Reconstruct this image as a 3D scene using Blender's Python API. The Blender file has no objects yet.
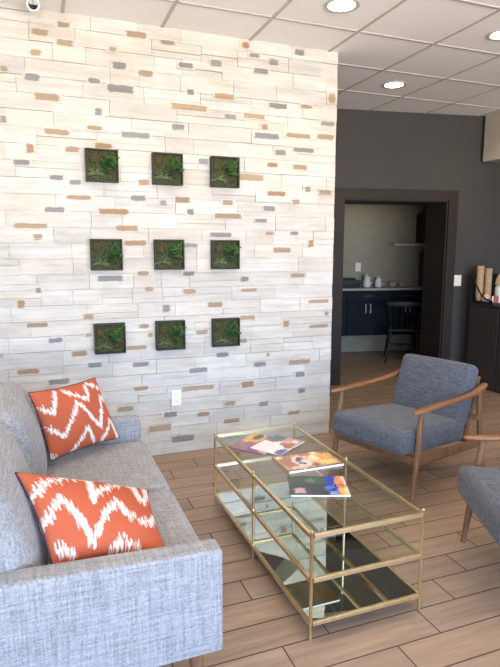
import bpy, bmesh, math, random
from mathutils import Vector, Matrix
random.seed(11)
PI = math.pi
scene = bpy.context.scene
col = scene.collection
R = math.radians

# ------------------------------------------------------------ materials
def new_mat(name):
    m = bpy.data.materials.new(name); m.use_nodes = True
    nt = m.node_tree
    return m, nt, nt.nodes['Principled BSDF']
def lk(nt, a, b): nt.links.new(a, b)
def coords(nt, scale=(1, 1, 1), kind='Object'):
    tc = nt.nodes.new('ShaderNodeTexCoord'); mp = nt.nodes.new('ShaderNodeMapping')
    mp.inputs['Scale'].default_value = scale
    lk(nt, tc.outputs[kind], mp.inputs['Vector'])
    return mp.outputs['Vector']
def noise(nt, vec, scale, detail=3, rough=.55):
    n = nt.nodes.new('ShaderNodeTexNoise')
    n.inputs['Scale'].default_value = scale; n.inputs['Detail'].default_value = detail
    n.inputs['Roughness'].default_value = rough
    if vec: lk(nt, vec, n.inputs['Vector'])
    return n.outputs['Fac']
def ramp(nt, fac, stops):
    r = nt.nodes.new('ShaderNodeValToRGB')
    e = r.color_ramp.elements
    while len(e) < len(stops): e.new(.5)
    for el, (p, c) in zip(e, stops):
        el.position = p; el.color = (*c, 1)
    lk(nt, fac, r.inputs['Fac'])
    return r.outputs['Color']
def mixc(nt, fac, a, b, mode='MIX'):
    m = nt.nodes.new('ShaderNodeMix'); m.data_type = 'RGBA'; m.blend_type = mode
    for i, v in ((0, fac), (6, a), (7, b)):
        if isinstance(v, (int, float)): m.inputs[i].default_value = v
        elif isinstance(v, tuple): m.inputs[i].default_value = (*v, 1)
        else: lk(nt, v, m.inputs[i])
    return m.outputs[2]
def math_n(nt, op, a, b=None, c=None):
    m = nt.nodes.new('ShaderNodeMath'); m.operation = op
    for i, v in enumerate((a, b, c)):
        if v is None: continue
        if isinstance(v, (int, float)): m.inputs[i].default_value = v
        else: lk(nt, v, m.inputs[i])
    return m.outputs[0]
def bump(nt, bs, height, strength=.3, dist=.01):
    b = nt.nodes.new('ShaderNodeBump')
    b.inputs['Strength'].default_value = strength; b.inputs['Distance'].default_value = dist
    lk(nt, height, b.inputs['Height']); lk(nt, b.outputs['Normal'], bs.inputs['Normal'])
def plain(name, c, rough=.5, metal=0., var=.06, vscale=8, spec=.5):
    m, nt, bs = new_mat(name)
    f = noise(nt, coords(nt), vscale, 4)
    lo = tuple(max(0, x * (1 - var)) for x in c); hi = tuple(min(1, x * (1 + var)) for x in c)
    lk(nt, ramp(nt, f, [(.3, lo), (.7, hi)]), bs.inputs['Base Color'])
    bs.inputs['Roughness'].default_value = rough; bs.inputs['Metallic'].default_value = metal
    bs.inputs['Specular IOR Level'].default_value = spec
    return m
def wood(name, c1, c2, rough=.45, scale=(30, 30, 3)):
    m, nt, bs = new_mat(name)
    f = noise(nt, coords(nt, scale), 2.2, 6, .65)
    lk(nt, ramp(nt, f, [(.3, c1), (.72, c2)]), bs.inputs['Base Color'])
    bs.inputs['Roughness'].default_value = rough
    bump(nt, bs, f, .15, .002)
    return m
def tweed(name, dark, light, rough=.9, s=330, hatch=True):
    m, nt, bs = new_mat(name)
    a = noise(nt, coords(nt, (s, s, s * .05)), 1, 1)
    b = noise(nt, coords(nt, (s * .05, s, s)), 1, 1)
    c = noise(nt, coords(nt, (s, s * .05, s)), 1, 1)
    g = noise(nt, coords(nt, (s, s, s)), .6, 2)
    f = math_n(nt, 'ADD', math_n(nt, 'MULTIPLY', math_n(nt, 'ADD', a, c), .29), math_n(nt, 'MULTIPLY', b, .29))
    f = math_n(nt, 'ADD', f, math_n(nt, 'MULTIPLY', g, .13))
    lk(nt, ramp(nt, f, [(.36, dark), (.64, light)]), bs.inputs['Base Color'])
    bs.inputs['Roughness'].default_value = rough
    bs.inputs['Specular IOR Level'].default_value = .2
    bs.inputs['Sheen Weight'].default_value = .15
    bump(nt, bs, f, .5, .003)
    return m

M = {}
M['dark_wall'] = plain('dark_wall_paint', (.052, .048, .043), .65, spec=.35, var=.06, vscale=3)
M['dark_trim'] = plain('dark_trim_paint', (.028, .021, .015), .55, spec=.25, var=.1)
M['dark_jamb'] = plain('dark_jamb_paint', (.025, .020, .016), .6, spec=.25, var=.1)
M['soffit'] = plain('soffit_paint', (.42, .37, .29), .7)
M['room_wall'] = plain('room_wall_paint', (.50, .48, .45), .8)
M['kitchen_wall'] = plain('kitchen_wall_paint', (.33, .295, .21), .8)
M['ceiling_tile'] = plain('ceiling_tile', (.90, .87, .84), .9, var=.03, vscale=60)
M['ceiling_grid'] = plain('ceiling_grid_metal', (.50, .46, .43), .6)
M['white_plastic'] = plain('white_plastic', (.82, .80, .76), .4, var=.02)
M['cream_plastic'] = plain('cream_plastic', (.85, .78, .64), .4, var=.02)
M['black_plastic'] = plain('black_plastic', (.012, .012, .013), .35)
M['black_glass'] = plain('black_lens', (.01, .01, .012), .08)
M['brass'] = plain('brushed_brass', (.76, .62, .38), .30, 1.0, var=.08, vscale=40)
M['walnut'] = wood('walnut_wood', (.115, .055, .026), (.25, .135, .066))
M['walnut_arm'] = wood('walnut_arm_wood', (.16, .066, .028), (.30, .14, .06), .35, (3, 30, 30))
M['sofa'] = tweed('grey_tweed', (.17, .17, .175), (.375, .375, .382), s=150)
M['chair'] = tweed('blue_grey_tweed', (.022, .029, .046), (.155, .166, .19), s=240)
M['navy'] = plain('navy_cabinet_paint', (.004, .0065, .011), .55, var=.15, spec=.2)
M['counter'] = plain('counter_top', (.40, .36, .29), .35, var=.15, vscale=60)
M['steel'] = plain('brushed_steel', (.62, .60, .57), .35, 1.0)
M['dark_cabinet'] = wood('dark_cabinet_wood', (.026, .022, .019), (.048, .040, .034), .45, (25, 25, 2))
M['kraft'] = plain('kraft_paper', (.52, .35, .19), .8, var=.15, vscale=40)
M['paper_white'] = plain('white_paper', (.82, .80, .77), .6, var=.03)
M['napkin'] = plain('pale_kraft_napkin', (.66, .48, .32), .8, var=.2, vscale=50)
M['red_paper'] = plain('red_paper', (.65, .08, .05), .6)
M['ceramic'] = plain('white_ceramic', (.72, .70, .64), .25, var=.04)
M['tan_ceramic'] = plain('tan_ceramic', (.42, .32, .22), .4)
M['black_wood'] = plain('black_painted_wood', (.009, .009, .009), .5, spec=.3)
M['moss'] = plain('green_moss', (.050, .062, .018), .95, var=.6, vscale=90)
M['brown_moss'] = plain('brown_moss', (.060, .044, .016), .95, var=.5, vscale=90)
M['leaf'] = plain('fern_leaf', (.045, .125, .025), .55, var=.5, vscale=60)
M['leaf_dark'] = plain('dark_leaf', (.012, .045, .012), .55, var=.5, vscale=60)
M['air_plant'] = plain('air_plant_leaf', (.10, .125, .05), .6, var=.3, vscale=60)
M['planter_frame'] = wood('planter_frame_wood', (.010, .006, .004), (.024, .014, .008), .6)
M['grout'] = plain('grout', (.060, .046, .036), .9)

def glass_mat():
    m, nt, bs = new_mat('clear_glass')
    out = [n for n in nt.nodes if n.type == 'OUTPUT_MATERIAL'][0]
    tr = nt.nodes.new('ShaderNodeBsdfTransparent'); tr.inputs['Color'].default_value = (.915, .94, .915, 1)
    gl = nt.nodes.new('ShaderNodeBsdfGlossy'); gl.inputs['Roughness'].default_value = .01
    fr = nt.nodes.new('ShaderNodeFresnel'); fr.inputs['IOR'].default_value = 1.5
    mx = nt.nodes.new('ShaderNodeMixShader')
    ge = nt.nodes.new('ShaderNodeNewGeometry')
    lk(nt, math_n(nt, 'MULTIPLY', fr.outputs[0], math_n(nt, 'SUBTRACT', 1.0, ge.outputs['Backfacing'])), mx.inputs[0]); lk(nt, tr.outputs[0], mx.inputs[1]); lk(nt, gl.outputs[0], mx.inputs[2])
    lk(nt, mx.outputs[0], out.inputs['Surface'])
    return m
M['glass'] = glass_mat()
def mirror_mat():
    m, nt, bs = new_mat('mirror_glass')
    bs.inputs['Base Color'].default_value = (.72, .75, .72, 1)
    bs.inputs['Metallic'].default_value = 1; bs.inputs['Roughness'].default_value = .015
    return m
M['mirror'] = mirror_mat()
def emit_mat(name, c, s):
    m, nt, bs = new_mat(name)
    bs.inputs['Emission Color'].default_value = (*c, 1); bs.inputs['Emission Strength'].default_value = s
    bs.inputs['Base Color'].default_value = (.9, .9, .9, 1)
    return m
M['lamp'] = emit_mat('lamp_lens', (1, .86, .62), 14)

def vcol_mat(name, attr='tint', rough=.7, grain=0., spec=.4, grain_scale=(3, 60, 60)):
    m, nt, bs = new_mat(name)
    at = nt.nodes.new('ShaderNodeAttribute'); at.attribute_name = attr
    c = at.outputs['Color']
    if grain:
        f = noise(nt, coords(nt, grain_scale), 1, 5, .65)
        k = ramp(nt, f, [(.25, (1 - grain,) * 3), (.75, (1 + grain * .3,) * 3)])
        c = mixc(nt, 1.0, c, k, 'MULTIPLY')
        bump(nt, bs, f, .12, .003)
    lk(nt, c, bs.inputs['Base Color'])
    bs.inputs['Roughness'].default_value = rough; bs.inputs['Specular IOR Level'].default_value = spec
    return m
def brick_mat():
    m, nt, bs = new_mat('whitewashed_ledger_stone')
    at = nt.nodes.new('ShaderNodeAttribute'); at.attribute_name = 'tint'
    ch = nt.nodes.new('ShaderNodeAttribute'); ch.attribute_name = 'chip'
    n1 = noise(nt, coords(nt, (2.5, 1, 38)), 1, 5, .7)
    n2 = noise(nt, coords(nt, (22, 20, 95)), 1, 4, .7)
    n3 = noise(nt, coords(nt, (1.3, 1, 5)), 1, 2, .5)
    base = mixc(nt, 1.0, at.outputs['Color'], ramp(nt, n1, [(.25, (.80, .79, .78)), (.6, (1, 1, 1))]), 'MULTIPLY')
    worn = math_n(nt, 'MULTIPLY', ramp(nt, n2, [(.54, (0, 0, 0)), (.68, (1, 1, 1))]), ramp(nt, n3, [(.40, (0, 0, 0)), (.68, (.8, .8, .8))]))
    n4 = noise(nt, coords(nt, (3.5, 1, 9)), 1, 4, .6)
    base = mixc(nt, 1.0, base, ramp(nt, n4, [(.3, (.86, .84, .82)), (.65, (1.03, 1.03, 1.03))]), 'MULTIPLY')
    base = mixc(nt, math_n(nt, 'MULTIPLY', worn, .6), base, (.42, .34, .25))
    f = math_n(nt, 'ADD', ch.outputs['Alpha'], math_n(nt, 'MULTIPLY', math_n(nt, 'SUBTRACT', n2, .5), 1.9))
    mr = nt.nodes.new('ShaderNodeMapRange'); mr.interpolation_type = 'SMOOTHSTEP'
    mr.inputs['From Min'].default_value = .25; mr.inputs['From Max'].default_value = .80
    mr.inputs['To Max'].default_value = .92
    lk(nt, f, mr.inputs['Value'])
    gate = math_n(nt, 'MULTIPLY', mr.outputs[0], math_n(nt, 'GREATER_THAN', ch.outputs['Alpha'], .002))
    chipc = mixc(nt, 1.0, ch.outputs['Color'], ramp(nt, n1, [(.2, (.75, .75, .75)), (.8, (1.2, 1.2, 1.2))]), 'MULTIPLY')
    lk(nt, mixc(nt, gate, base, chipc), bs.inputs['Base Color'])
    bs.inputs['Roughness'].default_value = .8; bs.inputs['Specular IOR Level'].default_value = .25
    bump(nt, bs, math_n(nt, 'ADD', n1, n2), .35, .006)
    return m
M['brick'] = brick_mat()
M['plank'] = vcol_mat('wood_look_tile', rough=.38, grain=.38, spec=.45, grain_scale=(2.2, 26, 26))
M['pillow'] = vcol_mat('ikat_cotton', rough=.9, grain=.10, spec=.15, grain_scale=(300, 300, 300))
M['print'] = vcol_mat('printed_cover', rough=.22, spec=.5)

# ------------------------------------------------------------ object helpers
def link(name, bm, mat, parent=None, loc=(0, 0, 0), smooth=False, kind=None):
    me = bpy.data.meshes.new(name)
    bmesh.ops.recalc_face_normals(bm, faces=bm.faces[:])
    bm.to_mesh(me); bm.free()
    if smooth:
        me.polygons.foreach_set('use_smooth', [True] * len(me.polygons))
        if smooth is not True:
            me.set_sharp_from_angle(angle=R(smooth))
    o = bpy.data.objects.new(name, me); col.objects.link(o)
    me.materials.append(M[mat] if isinstance(mat, str) else mat)
    o.location = loc
    if parent: o.parent = parent
    if kind: o['kind'] = kind
    return o
def tag(o, label, cat, group=None):
    o['label'] = label; o['category'] = cat
    if group: o['group'] = group
    return o
def thing(name, label, cat, loc=(0, 0, 0), rotz=0, group=None):
    o = bpy.data.objects.new(name, None); col.objects.link(o)
    o.empty_display_size = .1
    o.location = loc; o.rotation_euler = (0, 0, rotz)
    return tag(o, label, cat, group)
def dup(root, loc, rotz, label, group=None):
    def cp(o, parent):
        c = o.copy(); col.objects.link(c)
        if parent: c.parent = parent
        for ch in list(o.children): cp(ch, c)
        return c
    r = cp(root, None)
    r.location = loc; r.rotation_euler = (0, 0, rotz); r['label'] = label
    if group: r['group'] = group
    return r

# ------------------------------------------------------------ shape helpers
def BM(): return bmesh.new()
def add_box(bm, lo, hi, bev=0, seg=2, mtx=None):
    g = bmesh.ops.create_cube(bm, size=1)
    vs = g['verts']
    c = [(a + b) / 2 for a, b in zip(lo, hi)]; s = [abs(b - a) for a, b in zip(lo, hi)]
    for v in vs: v.co = Vector((c[0] + v.co.x * s[0], c[1] + v.co.y * s[1], c[2] + v.co.z * s[2]))
    if bev:
        es = list({e for v in vs for e in v.link_edges})
        r = bmesh.ops.bevel(bm, geom=es, offset=bev, segments=seg, affect='EDGES', profile=.5)
        vs = list({v for f in r['faces'] for v in f.verts} | {v for v in vs if v.is_valid})
    if mtx is not None:
        for v in vs: v.co = mtx @ v.co
    return vs
def axis_list(h, r, k, n):
    out = []
    for i in range(k + 1): out.append(-(h - r) - r * math.tan(R(45) * (1 - i / k)))
    for i in range(1, n): out.append(-(h - r) + 2 * (h - r) * i / n)
    for i in range(k + 1): out.append((h - r) + r * math.tan(R(45) * i / k))
    return out
def rbox(bm, c, size, r, k=3, n=(4, 4, 4), puff=(0, 0, 0), mtx=None, fn=None):
    """rounded, optionally puffed cushion block"""
    h = [s / 2 for s in size]
    ax = [axis_list(h[i], r, k, n[i]) for i in range(3)]
    cache = {}
    def vert(p):
        key = tuple(round(x, 6) for x in p)
        if key in cache: return cache[key]
        core = Vector([max(-(h[i] - r), min(h[i] - r, p[i])) for i in range(3)])
        d = Vector(p) - core
        q = core + d.normalized() * r if d.length > 1e-9 else core
        u = [max(-1, min(1, q[i] / h[i])) for i in range(3)]
        for i in range(3):
            if puff[i]:
                j, l = [x for x in range(3) if x != i]
                q[i] += puff[i] * u[i] * (1 - u[j] ** 2) * (1 - u[l] ** 2)
        if fn: q = fn(q, u)
        q = q + Vector(c)
        if mtx is not None: q = mtx @ q
        cache[key] = bm.verts.new(q)
        return cache[key]
    for a in range(3):
        b, d = [x for x in range(3) if x != a]
        for s in (-1, 1):
            for i in range(len(ax[b]) - 1):
                for j in range(len(ax[d]) - 1):
                    P = []
                    for (ii, jj) in ((i, j), (i + 1, j), (i + 1, j + 1), (i, j + 1)):
                        p = [0, 0, 0]; p[a] = s * h[a]; p[b] = ax[b][ii]; p[d] = ax[d][jj]
                        P.append(vert(p))
                    if len(set(P)) == 4: bm.faces.new(P)
def sweep(bm, pts, secs, n=12, power=2.0, up=Vector((0, 0, 1))):
    """superellipse section (half width, half height) swept along pts"""
    pts = [Vector(p) for p in pts]; rings = []
    for i, p in enumerate(pts):
        t = (pts[min(i + 1, len(pts) - 1)] - pts[max(i - 1, 0)]).normalized()
        u = up if abs(t.dot(up)) < .95 else Vector((1, 0, 0))
        s = t.cross(u).normalized(); w = s.cross(t).normalized()
        a, b = secs[i] if isinstance(secs[i], tuple) else (secs[i], secs[i])
        ring = []
        for k in range(n):
            th = 2 * PI * k / n + PI / n
            cx, sx = math.cos(th), math.sin(th)
            x = a * math.copysign(abs(cx) ** (2 / power), cx); y = b * math.copysign(abs(sx) ** (2 / power), sx)
            ring.append(bm.verts.new(p + s * x + w * y))
        rings.append(ring)
    for A, B in zip(rings, rings[1:]):
        for k in range(n): bm.faces.new((A[k], A[(k + 1) % n], B[(k + 1) % n], B[k]))
    bm.faces.new(rings[0][::-1]); bm.faces.new(rings[-1])
def lathe(bm, prof, c=(0, 0, 0), n=24):
    rings = []
    for r, z in prof:
        rings.append([bm.verts.new((c[0] + r * math.cos(2 * PI * k / n), c[1] + r * math.sin(2 * PI * k / n), c[2] + z)) for k in range(n)])
    for A, B in zip(rings, rings[1:]):
        for k in range(n): bm.faces.new((A[k], A[(k + 1) % n], B[(k + 1) % n], B[k]))
    if prof[0][0] > 1e-5: bm.faces.new(rings[0][::-1])
    if prof[-1][0] > 1e-5: bm.faces.new(rings[-1])
    bmesh.ops.remove_doubles(bm, verts=[v for r in rings for v in r], dist=1e-6)
def simple_box(name, lo, hi, mat, parent=None, kind=None, bev=0):
    b = BM(); add_box(b, lo, hi, bev)
    return link(name, b, mat, parent, kind=kind)

# ------------------------------------------------------------ camera
cam_d = bpy.data.cameras.new('camera'); cam = bpy.data.objects.new('camera', cam_d); col.objects.link(cam)
YAW, PITCH, ROLL, F = R(20.961), R(8.538), R(.125), 554.28
fwd = Vector((math.sin(YAW) * math.cos(PITCH), math.cos(YAW) * math.cos(PITCH), -math.sin(PITCH)))
rt = Vector((math.cos(YAW), -math.sin(YAW), 0)); up = rt.cross(fwd)
r2 = math.cos(ROLL) * rt + math.sin(ROLL) * up; u2 = -math.sin(ROLL) * rt + math.cos(ROLL) * up
mw = Matrix((r2, u2, -fwd)).transposed().to_4x4(); mw.translation = (0, 0, 1.5)
cam.matrix_world = mw
cam_d.sensor_fit = 'VERTICAL'; cam_d.sensor_height = 36; cam_d.lens = F / 667 * 36
cam_d.clip_start = .05
scene.camera = cam
scene.view_settings.view_transform = 'Standard'; scene.view_settings.look = 'None'
scene.view_settings.gamma = 1; scene.view_settings.use_curve_mapping = False
scene.view_settings.exposure = 0.33
scene.cycles.transparent_max_bounces = 24
# ------------------------------------------------------------ setting
CH = 2.97
XW, XE, YS, YN = -2.2, 5.1, -2.6, 3.93
AW = R(-10.35); DW = Vector((math.cos(AW), math.sin(AW), 0)); NW = Vector((-math.sin(AW), math.cos(AW), 0)); OW = Vector((3.016, 5.369, 0))
FR = Matrix((DW, NW, Vector((0, 0, 1)))).transposed().to_4x4(); FR.translation = OW     # frame of the dark wall: s, n, z
def fbox(name, lo, hi, mat, kind='structure', bev=0, parent=None):
    b = BM(); add_box(b, lo, hi, bev, mtx=FR)
    return link(name, b, mat, parent, kind=kind)

# floor: 6 x 24 in wood-look tiles, stepped by a third
b = BM()
tl = b.loops.layers.float_color.new('tint')
x0, x1, y0, y1 = -2.2, 6.6, -2.6, 7.6
rnd = random.Random(5)
k0 = int((y0 - 1.595) / .1535) - 1
for k in range(k0, int((y1 - 1.595) / .1535) + 1):
    ya = 1.595 + .1535 * k; yb = ya + .1535
    xs = 1.425 + .205 * k
    n0 = math.floor((x0 - xs) / .62)
    for i in range(n0, n0 + 16):
        xa = xs + .62 * i; xb = xa + .62
        if xb < x0 or xa > x1: continue
        g = .0028
        vs = [b.verts.new((x, y, 0)) for x, y in ((xa + g, ya + g), (xb - g, ya + g), (xb - g, yb - g), (xa + g, yb - g))]
        f = b.faces.new(vs)
        t = rnd.random(); w = rnd.uniform(.86, 1.1)
        c = (.355 * w * (1 + .05 * t), .252 * w, .180 * w * (1 - .06 * t), 1)
        for lp in f.loops: lp[tl] = c
floor = link('floor', b, 'plank', kind='structure')
simple_box('floor_grout', (x0, y0, -.06), (x1, y1, -.0015), 'grout', kind='structure')

# brick accent wall (north)
PATCH = [(0.236,2.896,0.076,0.025,'t'),(0.094,2.835,0.1,0.029,'t'),(0.239,2.79,0.103,0.029,'t'),(0.149,2.775,0.097,0.029,'t'),(0.321,2.788,0.063,0.022,'t'),(0.367,2.767,0.116,0.033,'t'),(0.064,2.714,0.068,0.032,'t'),(0.69,2.899,0.134,0.034,'t'),(0.534,2.79,0.054,0.023,'t'),(0.576,2.694,0.092,0.038,'g'),(0.746,2.664,0.102,0.035,'t'),(-0.122,2.598,0.048,0.025,'t'),(0.037,2.565,0.092,0.036,'g'),(0.152,2.567,0.112,0.026,'g'),(0.411,2.584,0.079,0.023,'g'),(0.577,2.55,0.171,0.046,'g'),(0.741,2.554,0.13,0.039,'t'),(0.118,2.454,0.149,0.041,'t'),(0.43,2.392,0.048,0.046,'g'),(-0.145,2.3,0.039,0.047,'g'),(0.402,2.29,0.097,0.019,'t'),(1.454,2.928,0.057,0.039,'o'),(1.522,2.869,0.08,0.022,'g'),(1.877,2.931,0.082,0.04,'g'),(1.674,2.841,0.073,0.035,'g'),(1.236,2.784,0.084,0.038,'g'),(1.022,2.745,0.106,0.029,'g'),(1.134,2.756,0.119,0.018,'g'),(1.574,2.769,0.117,0.031,'g'),(1.474,2.741,0.082,0.026,'g'),(1.699,2.74,0.123,0.036,'g'),(1.051,2.575,0.059,0.03,'g'),(1.297,2.57,0.147,0.03,'o'),(1.041,2.473,0.256,0.034,'t'),(1.711,2.545,0.144,0.032,'g'),(1.937,2.557,0.096,0.018,'o'),(1.341,2.436,0.087,0.026,'g'),(1.522,2.456,0.168,0.027,'t'),(1.428,2.398,0.099,0.027,'o'),(1.604,2.388,0.051,0.034,'o'),(0.962,2.339,0.091,0.032,'g'),(2.159,2.639,0.077,0.075,'t'),(0.898,2.877,0.098,0.02,'t'),(2.135,2.452,0.136,0.024,'g'),(0.167,2.246,0.156,0.026,'t'),(0.455,2.272,0.208,0.019,'o'),(0.667,2.263,0.194,0.032,'g'),(-0.001,2.134,0.05,0.056,'o'),(-0.055,2.046,0.1,0.023,'g'),(0.151,1.963,0.088,0.023,'g'),(0.257,2.146,0.095,0.029,'t'),(0.453,2.179,0.11,0.031,'o'),(0.267,1.939,0.079,0.023,'g'),(0.399,1.942,0.143,0.02,'t'),(0.716,1.958,0.081,0.033,'o'),(0.672,1.85,0.107,0.029,'g'),(0.285,1.841,0.157,0.018,'t'),(0.131,1.758,0.13,0.027,'g'),(0.143,1.723,0.095,0.028,'t'),(0.507,1.757,0.199,0.032,'o'),(-0.021,1.653,0.205,0.023,'t'),(0.591,1.647,0.15,0.029,'o'),(0.019,1.582,0.056,0.039,'t'),(0.646,1.547,0.152,0.031,'o'),(0.846,1.824,0.053,0.029,'g'),(1.621,2.325,0.202,0.039,'g'),(1.604,2.353,0.046,0.03,'o'),(1.878,2.346,0.203,0.026,'t'),(2.108,2.355,0.152,0.031,'t'),(1.732,2.217,0.094,0.031,'g'),(1.923,2.246,0.176,0.027,'g'),(1.667,2.123,0.093,0.026,'o'),(1.893,2.12,0.125,0.027,'t'),(2.005,2.159,0.052,0.059,'o'),(1.139,2.12,0.075,0.038,'g'),(1.501,2.027,0.2,0.044,'t'),(1.96,1.96,0.058,0.032,'t'),(2.115,1.943,0.113,0.028,'t'),(1.702,1.918,0.15,0.027,'o'),(1.862,1.861,0.071,0.032,'t'),(1.319,1.841,0.086,0.026,'t'),(0.984,1.849,0.108,0.034,'t'),(1.645,1.809,0.099,0.031,'g'),(1.042,1.768,0.05,0.038,'g'),(1.32,1.746,0.204,0.031,'t'),(1.142,1.716,0.132,0.026,'o'),(1.581,1.718,0.101,0.022,'g'),(1.265,1.611,0.167,0.026,'g'),(1.039,1.534,0.1,0.022,'g'),(1.653,1.626,0.07,0.018,'t'),(1.856,1.629,0.069,0.018,'g'),(2.0,1.552,0.053,0.056,'o'),(1.754,1.502,0.148,0.032,'t'),(0.471,1.307,0.169,0.033,'g'),(0.694,1.339,0.085,0.021,'t'),(0.005,1.236,0.038,0.028,'g'),(-0.106,1.15,0.049,0.052,'o'),(0.316,1.048,0.065,0.029,'t'),(0.734,1.229,0.067,0.022,'t'),(0.852,1.087,0.059,0.053,'g'),(-0.013,1.007,0.135,0.02,'t'),(0.31,0.924,0.045,0.018,'t'),(0.691,0.967,0.072,0.026,'t'),(0.733,0.901,0.044,0.027,'o'),(0.096,0.898,0.093,0.025,'g'),(0.632,0.816,0.153,0.022,'t'),(0.246,0.797,0.107,0.03,'t'),(-0.085,0.696,0.143,0.025,'o'),(0.345,0.711,0.096,0.026,'g'),(0.662,0.693,0.116,0.027,'g'),(0.104,0.613,0.138,0.03,'g'),(0.657,0.516,0.107,0.023,'o'),(-0.242,0.817,0.02,0.02,'t'),(1.021,1.333,0.091,0.026,'g'),(1.027,1.205,0.096,0.027,'t'),(1.092,1.159,0.046,0.036,'o'),(1.219,1.102,0.116,0.032,'t'),(1.449,1.287,0.068,0.027,'g'),(1.89,1.309,0.129,0.024,'t'),(2.013,1.355,0.072,0.033,'g'),(1.487,1.204,0.129,0.018,'t'),(2.076,1.101,0.182,0.018,'t'),(2.151,1.001,0.043,0.025,'g'),(1.796,0.937,0.058,0.048,'o'),(1.476,0.995,0.124,0.023,'t'),(1.114,0.902,0.091,0.027,'t'),(2.085,0.902,0.175,0.02,'t'),(1.432,0.82,0.074,0.024,'t'),(1.274,0.722,0.1,0.028,'g'),(1.642,0.698,0.034,0.019,'g'),(1.085,0.619,0.144,0.033,'g'),(0.969,0.584,0.195,0.028,'t'),(1.58,0.627,0.102,0.029,'g'),(1.304,0.581,0.245,0.033,'t'),(1.681,0.585,0.18,0.044,'t'),(1.919,0.622,0.193,0.035,'t'),(1.082,0.482,0.252,0.028,'t'),(1.256,0.485,0.068,0.033,'g'),(1.474,0.477,0.104,0.044,'o'),(1.922,0.522,0.088,0.035,'g'),(2.009,0.529,0.067,0.04,'t'),(1.943,0.383,0.07,0.03,'g'),(0.786,0.209,0.171,0.046,'t'),(0.958,0.107,0.177,0.047,'g'),(0.867,0.302,0.101,0.033,'g'),(1.332,0.341,0.093,0.027,'t'),(1.121,0.279,0.098,0.027,'t'),(1.61,0.31,0.082,0.035,'g'),(1.343,0.202,0.133,0.028,'t'),(0.664,0.513,0.103,0.025,'t'),(0.544,0.376,0.115,0.025,'t'),(1.872,0.212,0.107,0.022,'t')]
b = BM()
tl = b.verts.layers.float_color.new('tint'); cl = b.verts.layers.float_color.new('chip')
rnd = random.Random(21)
def brick_block(xa, xb, za, zb, yf, tint, chip=None):
    nx = 1 if chip is None else max(4, int((xb - xa) / .012)); nz = 1 if chip is None else 4
    G = {}
    for i in range(nx + 1):
        for j in range(nz + 1):
            v = b.verts.new((xa + (xb - xa) * i / nx, yf, za + (zb - za) * j / nz))
            v[tl] = (*tint, 1)
            if chip:
                e = min(i, nx - i) / 2.2; e2 = min(j, nz - j) / 1.0
                v[cl] = (*chip, max(.004, min(1, min(e, e2))))
            else: v[cl] = (0, 0, 0, 0)
            G[i, j] = v
    for i in range(nx):
        for j in range(nz): b.faces.new((G[i, j], G[i + 1, j], G[i + 1, j + 1], G[i, j + 1]))
    rim = [G[i, 0] for i in range(nx)] + [G[nx, j] for j in range(nz)] + [G[i, nz] for i in range(nx, 0, -1)] + [G[0, j] for j in range(nz, 0, -1)]
    bk = []
    for v in rim:
        w = b.verts.new((v.co.x, 3.93, v.co.z)); w[tl] = v[tl]; w[cl] = (0, 0, 0, 0); bk.append(w)
    for i in range(len(rim)): b.faces.new((rim[i], bk[i], bk[(i + 1) % len(rim)], rim[(i + 1) % len(rim)]))
def btint():
    w = rnd.choice((.90, .95, .98, 1, 1, 1.02)) * rnd.uniform(.97, 1.03); t = rnd.uniform(-.012, .02)
    return (.645 * w + t, .620 * w, .562 * w - t)
bricks = []
for k in range(29):
    za = .103 * k; zb = min(za + .103, CH + .01)
    x = XW + rnd.uniform(-.3, 0)
    while x < 2.2:
        w = rnd.choice((.20, .25, .30, .36, .36, .42, .50)) * rnd.uniform(.9, 1.1)
        xb = min(x + w, 2.2)
        if 2.2 - xb < .07: xb = 2.2
        xa = max(x, XW)
        if xb > xa + .01:
            g = .0011
            if rnd.random() < .22:
                zm = za + .103 * rnd.choice((.4, .5, .6))
                for a, c in ((za, zm), (zm, zb)):
                    d = rnd.uniform(0, .010); tt = btint(); brick_block(xa + g, xb - g, a + g, c - g, 3.908 - d, tt); bricks.append((xa, xb, a, c, 3.908 - d, tt))
            else:
                d = rnd.uniform(0, .010); tt = btint(); brick_block(xa + g, xb - g, za + g, zb - g, 3.908 - d, tt); bricks.append((xa, xb, za, zb, 3.908 - d, tt))
        x = xb
def chipcol(t):
    w = rnd.uniform(.85, 1.15)
    if t == 't': return (.33 * w, .235 * w, .145 * w)
    if t == 'o': return (.34 * w, .205 * w, .108 * w)
    return (.215 * w, .205 * w, .20 * w)
extra = []
for i in range(70):
    extra.append((rnd.uniform(XW + .1, -.35), rnd.uniform(.05, 2.9), rnd.uniform(.06, .2), rnd.uniform(.025, .045), rnd.choice('ttgo')))
done = []
for (px, pz, w, h, t) in PATCH + extra:
    if any(abs(px - a) < (w + c) / 2 + .026 and abs(pz - e) < (h + f) / 2 + .020 for a, e, c, f in done): continue
    done.append((px, pz, w, h))
    xa, xb, za, zb = px - w / 2 - .008, min(px + w / 2 + .008, 2.197), pz - h / 2 - .004, pz + h / 2 + .004
    own = [q for q in bricks if q[0] <= px <= q[1] and q[2] <= pz <= q[3]]
    yf = min([q[4] for q in bricks if q[0] < xb and q[1] > xa and q[2] < zb and q[3] > za] + [3.908])
    brick_block(xa - .004, xb + .004 if xb < 2.19 else xb, za - .005, zb + .005, yf - .0006 - .00004 * len(done) % .003, own[0][5] if own else (.64, .622, .59), chipcol(t))
wall_n = link('wall_north', b, 'brick', kind='structure')
simple_box('wall_north_core', (XW, 3.915, 0), (2.199, 4.08, CH), 'room_wall', kind='structure')
simple_box('wall_partition', (2.05, 4.08, 0), (2.2, 5.7, CH), 'dark_wall', kind='structure')

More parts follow.
